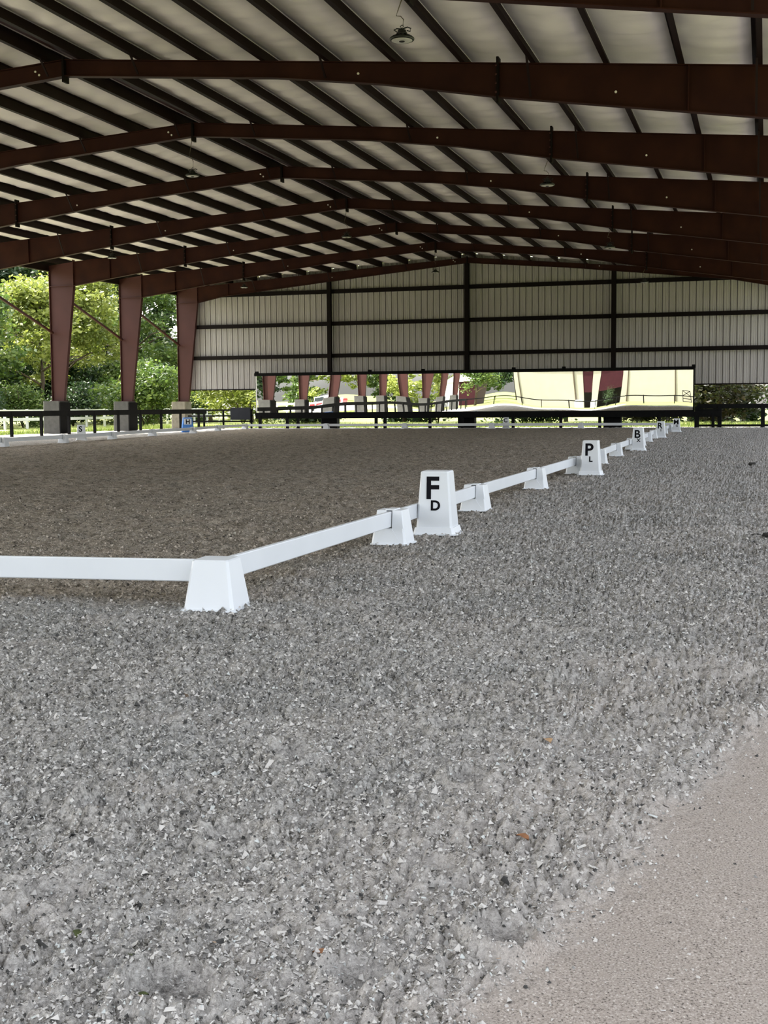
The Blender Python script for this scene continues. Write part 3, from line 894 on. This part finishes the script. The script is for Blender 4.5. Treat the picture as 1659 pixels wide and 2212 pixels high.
# rotate the front face (-y) slightly toward the camera side
letter_cone(14.15, -16.95, 0.05, 'F', 'D', 'tall white cone lettered F over a small D')
letter_cone(14.23, -5.62, 0.03, 'P', 'L', 'tall white cone lettered P over a small L')
letter_cone(13.88, 7.3, 0.03, 'B', 'X', 'tall white cone lettered B over a small X')
letter_cone(13.36, 22.0, 0.03, 'R', 'I', 'tall white cone lettered R over a small I')
letter_cone(13.25, 33.0, 0.03, 'M', 'G', 'tall white cone lettered M over a small G, farthest along the right rail')
letter_cone(-9.95, 17.4, 0.42, 'S', None, 'white cone lettered S beyond the left rail, before the fence')
letter_cone(2.95, 42.85, 0.1, 'C', None, 'tall white cone lettered C behind the far rail under the mirror')
# blue marker with white panel
t = empty('letter_cone', (-12.85, 33.6, 0), 0.5, 'blue and white box marker lettered H on the far left side', 'marker', 'dressage letter markers')
mb = MB(); mb.frustum((0.33, 0.30), (0.30, 0.27), 0.0, 0.42); mb.frustum((0.30, 0.27), (0.24, 0.2), 0.42, 0.80); mb.build('body', M['blue'], t)
MB().box(-0.2, 0.2, -0.305, -0.24, 0.42, 0.74).build('face_panel', M['plastic'], t)
o = link('letter', text_mesh('H', 0.34, 0.01), t, (0, -0.31, 0.58)); o.rotation_euler = (math.pi / 2, 0, 0); o['label'] = 'dark letter H on the front'

# ------------------------------------------------------------------ hanging round lights
fx = {}
mb = MB(); mb.lathe([(0.205, 0.0), (0.215, 0.012), (0.215, 0.035), (0.20, 0.05), (0.165, 0.052), (0.165, 0.02)], n=28); fx['rim'] = mb.mesh('rim', M['fix'], True)
mb = MB(); mb.lathe([(0.098, 0.03), (0.10, 0.07), (0.095, 0.12), (0.075, 0.15), (0.07, 0.175), (0.05, 0.18)], n=20)
for k_ in range(16):
    a_ = 2 * math.pi * k_ / 16
    mb.bar((math.cos(a_) * 0.095, math.sin(a_) * 0.095, 0.075), (math.cos(a_) * 0.17, math.sin(a_) * 0.17, 0.045), 0.012, 0.05)
fx['heat_sink'] = mb.mesh('heat_sink', M['fix'])
fx['lens'] = MB().lathe([(0.055, -0.014), (0.15, -0.012), (0.18, -0.004), (0.18, 0.004)], n=28).mesh('lens', M['lens'])
fx['sensor'] = MB().lathe([(0.03, -0.028), (0.05, -0.02), (0.05, -0.005)], n=14).mesh('sensor', M['fix'])
fx['hook'] = MB().tube([(0, 0, 0.17), (0.0, 0, 0.21), (0.03, 0, 0.235), (0.0, 0, 0.26), (-0.03, 0, 0.235), (-0.012, 0, 0.21)], 0.008, 6).mesh('hook', M['fix'])
mb = MB(); mb.tube([(-0.09, 0, 0.15), (-0.14, 0, 0.19), (-0.10, 0.02, 0.215), (0, 0.02, 0.20), (0.10, 0.01, 0.22), (0.16, 0, 0.19), (0.15, 0, 0.14), (0.09, 0, 0.16)], 0.011, 6); fx['loop_cable'] = mb.mesh('loop_cable', M['fix'])
def hang_light(x, y, z, ztop, label):
    t = empty('hanging_light', (x, y, z), 0, label, 'light', 'round hanging arena lights')
    pp = {}
    for nm, par in (('rim', None), ('heat_sink', None), ('lens', 'rim'), ('sensor', 'rim'), ('hook', 'heat_sink'), ('loop_cable', 'heat_sink')):
        pp[nm] = link(nm, fx[nm], pp[par] if par else t)
    hgt = ztop - z
    pts = [(0.02, 0, 0.24), (0.03, 0, 0.24 + (hgt - .24) * 0.25), (-0.02, 0, 0.24 + (hgt - .24) * 0.38), (-0.10, 0, 0.24 + (hgt - .24) * 0.41), (-0.07, 0, 0.24 + (hgt - .24) * 0.6), (0, 0, hgt)]
    MB().tube(pts, 0.009, 6).build('cord', M['cord'], t, True)
YL = {-1: 'nearest the camera', 1: 'second frame deep', 3: 'fourth frame deep', 5: 'near the white end wall'}
for i_ in (-1, 1, 3, 5):
    hang_light(11.22, i_ * BAY - 0.25, 7.62, 8.45 - 0.14, 'round black hanging light on the right roof slope, %s' % YL[i_])
for i_ in (1, 3, 5):
    hang_light(0.03, i_ * BAY - 0.2, 8.55, 9.66, 'round black hanging light below the ridge, %s' % YL[i_])
for i_ in (3, 5):
    hang_light(-11.2, i_ * BAY - 0.2, 8.12, 8.56, 'round black hanging light on the left roof slope, %s' % YL[i_])

# ------------------------------------------------------------------ clods and leaves on the ground
def clod_mesh(seed, r):
    rr = np.random.default_rng(seed)
    mb = MB(); nu, nv = 10, 6
    v = []
    for a in range(nv + 1):
        for c in range(nu):
            ph = math.pi * a / nv; t_ = 2 * math.pi * c / nu
            q = r * (0.75 + 0.5 * rr.random()) if 0 < a < nv else r * 0.7
            v.append((q * 1.2 * math.sin(ph) * math.cos(t_), q * math.sin(ph) * math.sin(t_), q * 0.6 * math.cos(ph)))
    f = [(a * nu + c, a * nu + (c + 1) % nu, (a + 1) * nu + (c + 1) % nu, (a + 1) * nu + c) for a in range(nv) for c in range(nu)]
    mb.add(v, f); return mb.mesh('dirt_clod', M['clod'], True)
for k_, (x_, y_, r_, lab) in enumerate(((17.10, -1.4, 0.07, 'black dirt clod far up the right track near the frame edge'), (16.12, -14.4, 0.03, 'small dark clod on the right track past the F marker'),
                                        (17.30, -16.75, 0.045, 'dark clod in the clump at the right edge, leftmost'), (17.36, -16.35, 0.05, 'dark clod in the clump at the right edge, farthest back'), (17.40, -16.9, 0.04, 'dark clod in the clump at the right edge, nearest'))):
    tag(link('dirt_clod', clod_mesh(k_, r_), None, (x_, y_, gz(x_, y_) + r_ * 0.35)), lab, 'clod', 'dark clods on the track')
def leaf_mesh(seed, L_, matl):
    rr = np.random.default_rng(seed); nseg = 7; v = []; f = []
    for a in range(nseg + 1):
        t_ = a / nseg; w_ = L_ * 0.28 * math.sin(math.pi * min(1, t_ * 0.96 + 0.02)) ** 0.8 * (0.85 + 0.3 * rr.random())
        y_ = (t_ - 0.5) * L_; z_ = 0.18 * L_ * math.sin(math.pi * t_) * 0.7
        v += [(-w_, y_, z_ + 0.12 * L_), (0, y_, z_), (w_, y_, z_ + 0.10 * L_)]
    for a in range(nseg):
        for c in (0, 1):
            f.append((a * 3 + c, a * 3 + c + 1, a * 3 + c + 4, a * 3 + c + 3))
    mb = MB(); mb.add(v, f); me = mb.mesh('fallen_leaf', matl, True); return me
for k_, (x_, y_, L_, rz, mm, lab) in enumerate((
        (16.70, -25.91, 0.055, 0.9, 'leaf_brown', 'curled brown leaf lying beside the packed track'), (16.38, -26.78, 0.05, 1.4, 'leaf_brown', 'flat reddish brown leaf in the near footing'),
        (16.58, -24.73, 0.06, 0.5, 'leaf_tan', 'pale tan leaf farther out on the grey footing'), (15.73, -26.78, 0.045, 0.3, 'leaf_green', 'dark green leaf scrap at the lower left'),
        (15.94, -26.89, 0.035, 1.0, 'leaf_green', 'small green leaf scrap, second from the left edge'), (16.05, -27.05, 0.03, 2.0, 'leaf_green', 'tiny green leaf scrap near the bottom edge'))):
    tag(link('fallen_leaf', leaf_mesh(k_ + 40, L_, M[mm]), None, (x_, y_, gz(x_, y_) + 0.012), rz), lab, 'leaf', 'fallen leaves')

# ------------------------------------------------------------------ trees and shrubs
def foliage(name, blobs, nleaf, size, matl, seed, parent, sub=60):
    """blobs: (x,y,z,rx,ry,rz); leaf quads gathered in twig clusters over the blob shells"""
    rr = np.random.default_rng(seed)
    vol = np.array([(b_[3] * b_[4] * b_[5]) ** 0.67 for b_ in blobs]); vol /= vol.sum()
    ncl = max(1, nleaf // sub)
    pick = rr.choice(len(blobs), ncl, p=vol)
    B = np.array(blobs)[pick]
    d = rr.normal(size=(ncl, 3)); d /= np.linalg.norm(d, axis=1, keepdims=True)
    rad = rr.uniform(0.55, 1.0, (ncl, 1))
    cc = B[:, :3] + d * rad * B[:, 3:6]
    csz = rr.uniform(0.35, 0.75, ncl)
    crnd = rr.normal(0.5, 0.2, ncl)
    ci = np.repeat(np.arange(ncl), sub)
    off = rr.normal(size=(len(ci), 3)) * csz[ci][:, None] * np.array([1, 1, 0.6]) * 0.75
    P = cc[ci] + off
    P[:, 2] = np.maximum(P[:, 2], 0.05)
    a = rr.normal(size=(len(ci), 3)); a[:, 2] *= 0.55; a /= np.linalg.norm(a, axis=1, keepdims=True)
    c = rr.normal(size=(len(ci), 3)); c -= a * (a * c).sum(1, keepdims=True); c /= np.linalg.norm(c, axis=1, keepdims=True)
    L_ = (size * rr.uniform(0.6, 1.4, len(ci)))[:, None]
    W_ = L_ * rr.uniform(0.4, 0.65, (len(ci), 1))
    V = np.stack([P - a * L_ * 0.5, P + c * W_ * 0.5 - a * L_ * 0.05, P + a * L_ * 0.5, P - c * W_ * 0.5 - a * L_ * 0.05], 1).reshape(-1, 3)
    F = np.arange(len(ci) * 4).reshape(-1, 4)
    rnd = np.clip(crnd[ci] + rr.normal(0, 0.15, len(ci)), 0, 1)
    me = grid_mesh(name, V, F, matl, False, {'rnd': ('FACE', rnd)})
    return link(name, me, parent)

def trunk(name, pts, rs, parent):
    return MB().tube(pts, rs, 8).build(name, M['bark'], parent, True)

def tree(x, y, h, r, mk, nleaf, label, seed, size=0.30, low=0.18, name='tree'):
    rr = np.random.default_rng(seed)
    root = empty(name, (x, y, 0), 0, label, 'tree', 'trees around the arena')
    trunk('trunk', [(0, 0, -0.1), (0.1, 0.05, h * 0.3), (-0.1, 0.1, h * 0.6), (0.1, 0, h * 0.85)], [0.22, 0.17, 0.12, 0.05], root)
    for q in range(5):
        a = q * 1.256 + rr.random(); z_ = h * rr.uniform(0.25, 0.6)
        trunk('branch', [(0, 0, z_), (math.cos(a) * r * 0.45, math.sin(a) * r * 0.45, z_ + h * 0.08), (math.cos(a) * r * 0.85, math.sin(a) * r * 0.85, z_ + h * 0.10)], [0.09, 0.06, 0.025], root)
    blobs = []
    for q in range(16):
        z_ = h * rr.uniform(low, 0.95)
        k_ = math.sin(math.pi * min(1, 0.18 + 0.75 * (z_ / h))) ** 0.7
        a = rr.uniform(0, 2 * math.pi); q_ = r * k_ * rr.uniform(0.2, 0.75)
        s_ = r * rr.uniform(0.28, 0.5)
        blobs.append((math.cos(a) * q_, math.sin(a) * q_, z_, s_, s_, s_ * 0.7))
    foliage('crown', blobs, nleaf, size, M[mk], seed, root)
    return root

def shrub(x, y, h, r, mk, nleaf, label, seed, size=0.22):
    rr = np.random.default_rng(seed)
    root = empty('shrub', (x, y, 0), 0, label, 'shrub', 'shrubs and undergrowth')
    blobs = []
    for q in range(7):
        a = rr.uniform(0, 6.28); q_ = r * rr.uniform(0, 0.6); s_ = r * rr.uniform(0.35, 0.6)
        blobs.append((math.cos(a) * q_, math.sin(a) * q_, h * rr.uniform(0.25, 0.7), s_, s_, h * 0.3))
    for q in range(4):
        a = rr.uniform(0, 6.28)
        trunk('stem', [(0, 0, -0.05), (math.cos(a) * r * 0.2, math.sin(a) * r * 0.2, h * 0.4), (math.cos(a) * r * 0.5, math.sin(a) * r * 0.5, h * 0.75)], [0.05, 0.035, 0.015], root)
    foliage('foliage', blobs, nleaf, size, M[mk], seed, root)
    return root

# woods beyond the paddock fence, in view between the left columns
tree(-38, 46.5, 15, 5.0, 'leaf_a', 15000, 'mid green tree in the woods at the left edge of the photo', 1, size=0.34)
tree(-34.2, 53.5, 11.5, 3.4, 'leaf_b', 11000, 'yellow green sunlit tree overhanging beside the second last left column', 2, low=0.42, size=0.32)
tree(-37.5, 62, 14, 5.2, 'leaf_b', 15000, 'yellow green tree filling the gap between the two left columns', 3, size=0.34)
tree(-36.5, 72.5, 15, 5.2, 'leaf_a', 15000, 'mid green tree between the last two left columns', 4, size=0.34)
tree(-34.5, 84, 15, 5.2, 'leaf_c', 13000, 'dark green tree just left of the column at the end wall', 5, size=0.36)
tree(-49, 54, 20, 7.0, 'leaf_c', 15000, 'tall dark tree deep in the woods at far left', 6, size=0.62, low=0.05)
tree(-49, 68, 20, 7.0, 'leaf_c', 15000, 'tall dark tree deep in the woods behind the left columns', 7, size=0.62, low=0.05)
tree(-48, 83, 20, 7.0, 'leaf_c', 15000, 'tall dark tree deep in the woods nearest the end wall', 8, size=0.62, low=0.05)
tree(-46, 98, 22, 7.0, 'leaf_c', 17000, 'tall dark tree farthest back behind the end wall corner', 9, size=0.62, low=0.05)
tree(-44.5, 75.5, 17, 5.5, 'leaf_a', 11000, 'broad green tree standing between the tall dark trees', 11, size=0.5)
tree(-36, 102, 16, 6.0, 'leaf_a', 10000, 'green tree behind the end wall corner, beyond the dark one', 10, size=0.5, low=0.05)
tree(-57, 114, 23, 8.5, 'leaf_c', 13000, 'tallest dark tree at the very back of the left woods', 12, size=0.8, low=0.1)
shrub(-33.8, 44.5, 3.8, 2.6, 'leaf_c', 6000, 'dark leafy undergrowth at the left edge behind the white fence', 21)
shrub(-33.6, 50, 3.6, 2.6, 'leaf_a', 6000, 'mid green undergrowth left of the two near columns', 22)
shrub(-33.4, 56.5, 3.6, 2.6, 'leaf_c', 6000, 'dark undergrowth behind the second last left column', 23)
shrub(-33.4, 63.5, 4.2, 2.7, 'leaf_b', 7000, 'bright yellow green shrub between the left columns', 24)
shrub(-33.4, 70.5, 4.6, 2.8, 'leaf_b', 7000, 'bright broad leafed shrub left of the end wall column', 25)
shrub(-33.2, 78, 3.8, 2.6, 'leaf_a', 6000, 'green shrub behind the pier beside the end wall', 26)
for q, (x_, y_) in enumerate(((-41, 50), (-42, 58.5), (-42, 67), (-42, 75.5), (-41, 84), (-40, 92))):
    shrub(x_, y_, 8, 4.0, 'leaf_c', 8000, 'dark thicket under the tall trees behind the left columns, %s from the left' % ORD[q + 1], 40 + q, size=0.4)
# growth behind the end wall, seen below it
for q, (x_, mk, lab) in enumerate(((-26, 'leaf_a', 'leafy shrub seen under the end wall beside the left pier'), (-20, 'leaf_b', 'bright shrub seen under the end wall left of the mirror'), (-13, 'leaf_c', 'dark shrub behind the left part of the mirror'),
                                   (-5, 'leaf_c', 'dark shrub behind the mirror left of the ridge post'), (3, 'leaf_c', 'dark shrub behind the mirror right of the ridge post'), (9.5, 'leaf_d', 'olive shrub behind the right end of the mirror'),
                                   (14.5, 'leaf_d', 'olive undergrowth seen under the end wall right of the mirror'), (19.5, 'leaf_c', 'dark undergrowth under the end wall at the right edge'), (25.0, 'leaf_d', 'olive undergrowth past the right corner of the end wall'))):
    shrub(x_, 54 + (q % 2) * 4, 4.6, 3.7, mk, 8500, lab, 60 + q, size=0.28)
for q, (x_, y_) in enumerate(((-26, 74), (-12, 74), (2, 72), (13, 70), (24, 70))):
    tree(x_, y_, 13, 6.5, 'leaf_c', 9000, 'dark tree standing behind the end wall, %s from the left' % ORD[q + 1], 80 + q, size=0.6, low=0.02)
# left side trees that only the mirror shows
for q, (x_, y_, mk) in enumerate(((-46, 30, 'leaf_a'), (-45, 16, 'leaf_b'), (-58, -46, 'leaf_b'), (-76, -72, 'leaf_a'), (-73, -95, 'leaf_c'), (-64, -98, 'leaf_a'), (-56, -93, 'leaf_b'), (-48, -98, 'leaf_a'), (-40, -93, 'leaf_b'), (-32, -98, 'leaf_a'), (-24, -93, 'leaf_c'))):
    tree(x_, y_, 12, 6.2, mk, 6500, 'green tree seen in the mirror beyond the left columns, %s toward the barn' % ORD[q + 1], 100 + q, size=0.6, low=0.05)
tree(-21.5, -55, 6.5, 2.6, 'leaf_a', 5000, 'small green tree reflected in the mirror in front of the cream barn', 120, low=0.45)

# grass tufts under and behind the mirror and along the left
k = 9000
gx = RNG.uniform(-19, 19, k); gy = 46.75 + RNG.random(k) ** 1.5 * 6
gx2 = RNG.uniform(-20.8, -20.1, 5000); gy2 = RNG.uniform(5, 47, 5000)
gx = np.concatenate([gx, gx2]); gy = np.concatenate([gy, gy2]); k = len(gx)
hh = RNG.uniform(0.1, 0.38, k); a = RNG.uniform(0, 6.28, k)
B0 = np.stack([gx, gy, np.zeros(k)], 1); w = np.stack([np.cos(a), np.sin(a), np.zeros(k)], 1) * 0.02
tip = B0 + np.stack([RNG.normal(0, 0.07, k), RNG.normal(0, 0.07, k), hh], 1)
V = np.stack([B0 - w, B0 + w, tip], 1).reshape(-1, 3)
me = grid_mesh('grass_tufts', V, np.arange(k * 3).reshape(-1, 3), M['grass_blade'], False, {'rnd': ('FACE', RNG.random(k))})
tag(link('grass_tufts', me), 'rough grass blades behind the mirror and along the left piers', 'grass', kind='stuff')

# ------------------------------------------------------------------ cream barn behind the camera (seen in the mirror)
BY = -62.0
root = empty('barn', (0, BY, 0), 0, 'long cream barn with maroon doors reflected in the mirror', 'barn')
segs = [(-17.9, -8.1), (-6.95, -5.95), (-2.05, 20.0)]
for x0, x1 in segs: MB().box(x0, x1, -0.2, 0, 0, 7.2).build('wall', M['cream'], root)
for x0, x1 in ((-8.1, -6.95), (-5.95, -2.05)):
    MB().box(x0, x1, -0.16, -0.04, 2.2, 5.2).build('door', M['maroon'], root)
    MB().box(x0, x1, -0.2, 0, 5.2, 7.2).build('wall', M['cream'], root)
MB().box(-17.9, 20, -12, -11.8, 0, 7.2).build('wall', M['cream'], root)
MB().box(-17.9, -17.7, -11.8, -0.2, 0, 7.2).build('wall', M['cream'], root)
MB().box(19.8, 20, -11.8, -0.2, 0, 7.2).build('wall', M['cream'], root)
MB().box(-17.7, 19.8, -11.8, -0.2, -0.02, 0.02).build('slab', M['concrete'], root)
mb = MB(); mb.add([(-18.4, 0.6, 7.1), (20.5, 0.6, 7.1), (20.5, -6, 9.4), (-18.4, -6, 9.4), (-18.4, -12.6, 7.1), (20.5, -12.6, 7.1)], [(0, 1, 2, 3), (3, 2, 5, 4)]); mb.build('roof', M['maroon'], root)
for x_ in (-17.1, -9.1, -1.1, 4.7, 12.0): MB().box(x_ - 0.07, x_ + 0.07, 0, 0.1, 0.1, 7.1).build('downspout', M['downspout'], root)
root = empty('shed', (-26, -64, 0), 0, 'maroon ended shed reflected left of the cream barn', 'shed')
MB().box(-0.2, 2.4, -6, 0, 0, 3.6).build('wall', M['maroon'], root)
MB().box(-3.4, -0.2, -6, -0.02, 0, 3.6).build('side_wall', M['carwhite'], root)
mb = MB(); mb.prism_y([(-3.8, 3.5), (2.8, 3.5), (-0.5, 4.7)], -6.3, 0.3); mb.build('roof', M['roof'], root)
# small things along the barn
for x_, lab in ((-8.6, 'white stall box by the barn doorway, left one in the mirror'), (-6.4, 'white stall box by the barn doorway, right one in the mirror')):
    t = empty('white_crate', (x_, BY + 0.9, 0), 0, lab, 'crate', 'white boxes by the barn')
    MB().frustum((0.55, 0.4), (0.5, 0.36), 0, 0.9).build('box', M['whitewood'], t); MB().frustum((0.56, 0.42), (0.3, 0.2), 0.9, 1.1).build('lid', M['whitewood'], t)
t = empty('gate_panel', (6.4, BY + 0.8, 0), 0, 'black metal gate panel leaning by the barn, right end of the mirror', 'gate')
for a_, c_ in (((-.6, 0, .05), (-.6, 0, 1.6)), ((.6, 0, .05), (.6, 0, 1.6)), ((-.6, 0, 1.6), (.6, 0, 1.6)), ((-.6, 0, .9), (.6, 0, .9)), ((-.6, 0, .5), (.6, 0, .5)), ((-.6, 0, .1), (.6, 0, .1)), ((-.6, 0, .9), (.6, 0, 1.6)), ((-.6, 0, 1.6), (.6, 0, .9))):
    MB().tube([a_, c_], 0.05, 6).build('bar', M['black'], t)
t = empty('potted_cypress', (-3.7, BY + 3.0, 0), 0, 'dark narrow cypress in a pot before the barn door in the mirror', 'tree')
MB().lathe([(0.22, 0), (0.3, 0.45), (0.32, 0.5)], n=14).build('pot', M['black'], t)
foliage('crown', [(0, 0, 1.0, .35, .35, .5), (0, 0, 1.7, .25, .25, .6)], 1200, 0.1, M['leaf_c'], 5, t)
# fence beside the barn lawn
root = empty('lawn_fence', (-24, -46, 0), 0, 'black rail fence on the lawn reflected before the barn', 'fence')
MB().box(0, 33, -0.04, 0.04, 0.95, 1.07).build('rail', M['black'], root); 
for v in np.arange(0, 33.1, 3.3): MB().box(v - 0.05, v + 0.05, -0.05, 0.05, -0.05, 1.1).build('post', M['black'], root)
# red and white pickup
t = empty('pickup_truck', (-38.5, -38.0, 0), 0.15, 'red and white pickup truck parked beyond the columns, seen in the mirror', 'car')
mb = MB()
mb.prism_y([(-2.6, 0.45), (2.5, 0.45), (2.6, 0.75), (2.55, 1.0), (1.3, 1.08), (-2.6, 1.05)], -0.95, 0.95); car_body = mb.build('body', M['carred'], t)
mb = MB(); mb.prism_y([(-0.75, 1.05), (1.35, 1.05), (0.75, 1.75), (-0.65, 1.78)], -0.85, 0.85); cab = mb.build('cab', M['carwhite'], t)
for s in (-1, 1):
    mb = MB(); mb.prism_y([(-0.6, 1.12), (1.1, 1.12), (0.7, 1.66), (-0.55, 1.68)], s * 0.86 - 0.01, s * 0.86 + 0.01); mb.build('side_window', M['glass'], cab)
    MB().box(-2.55, 2.5, s * 0.955 - 0.01, s * 0.955 + 0.01, 0.5, 0.68).build('side_stripe', M['carwhite'], car_body)
    for x_ in (-1.65, 1.65):
        MB().tube([(x_, s * 0.80, 0.37), (x_, s * 0.99, 0.37)], 0.37, 18).build('wheel', M['rubber'], t)
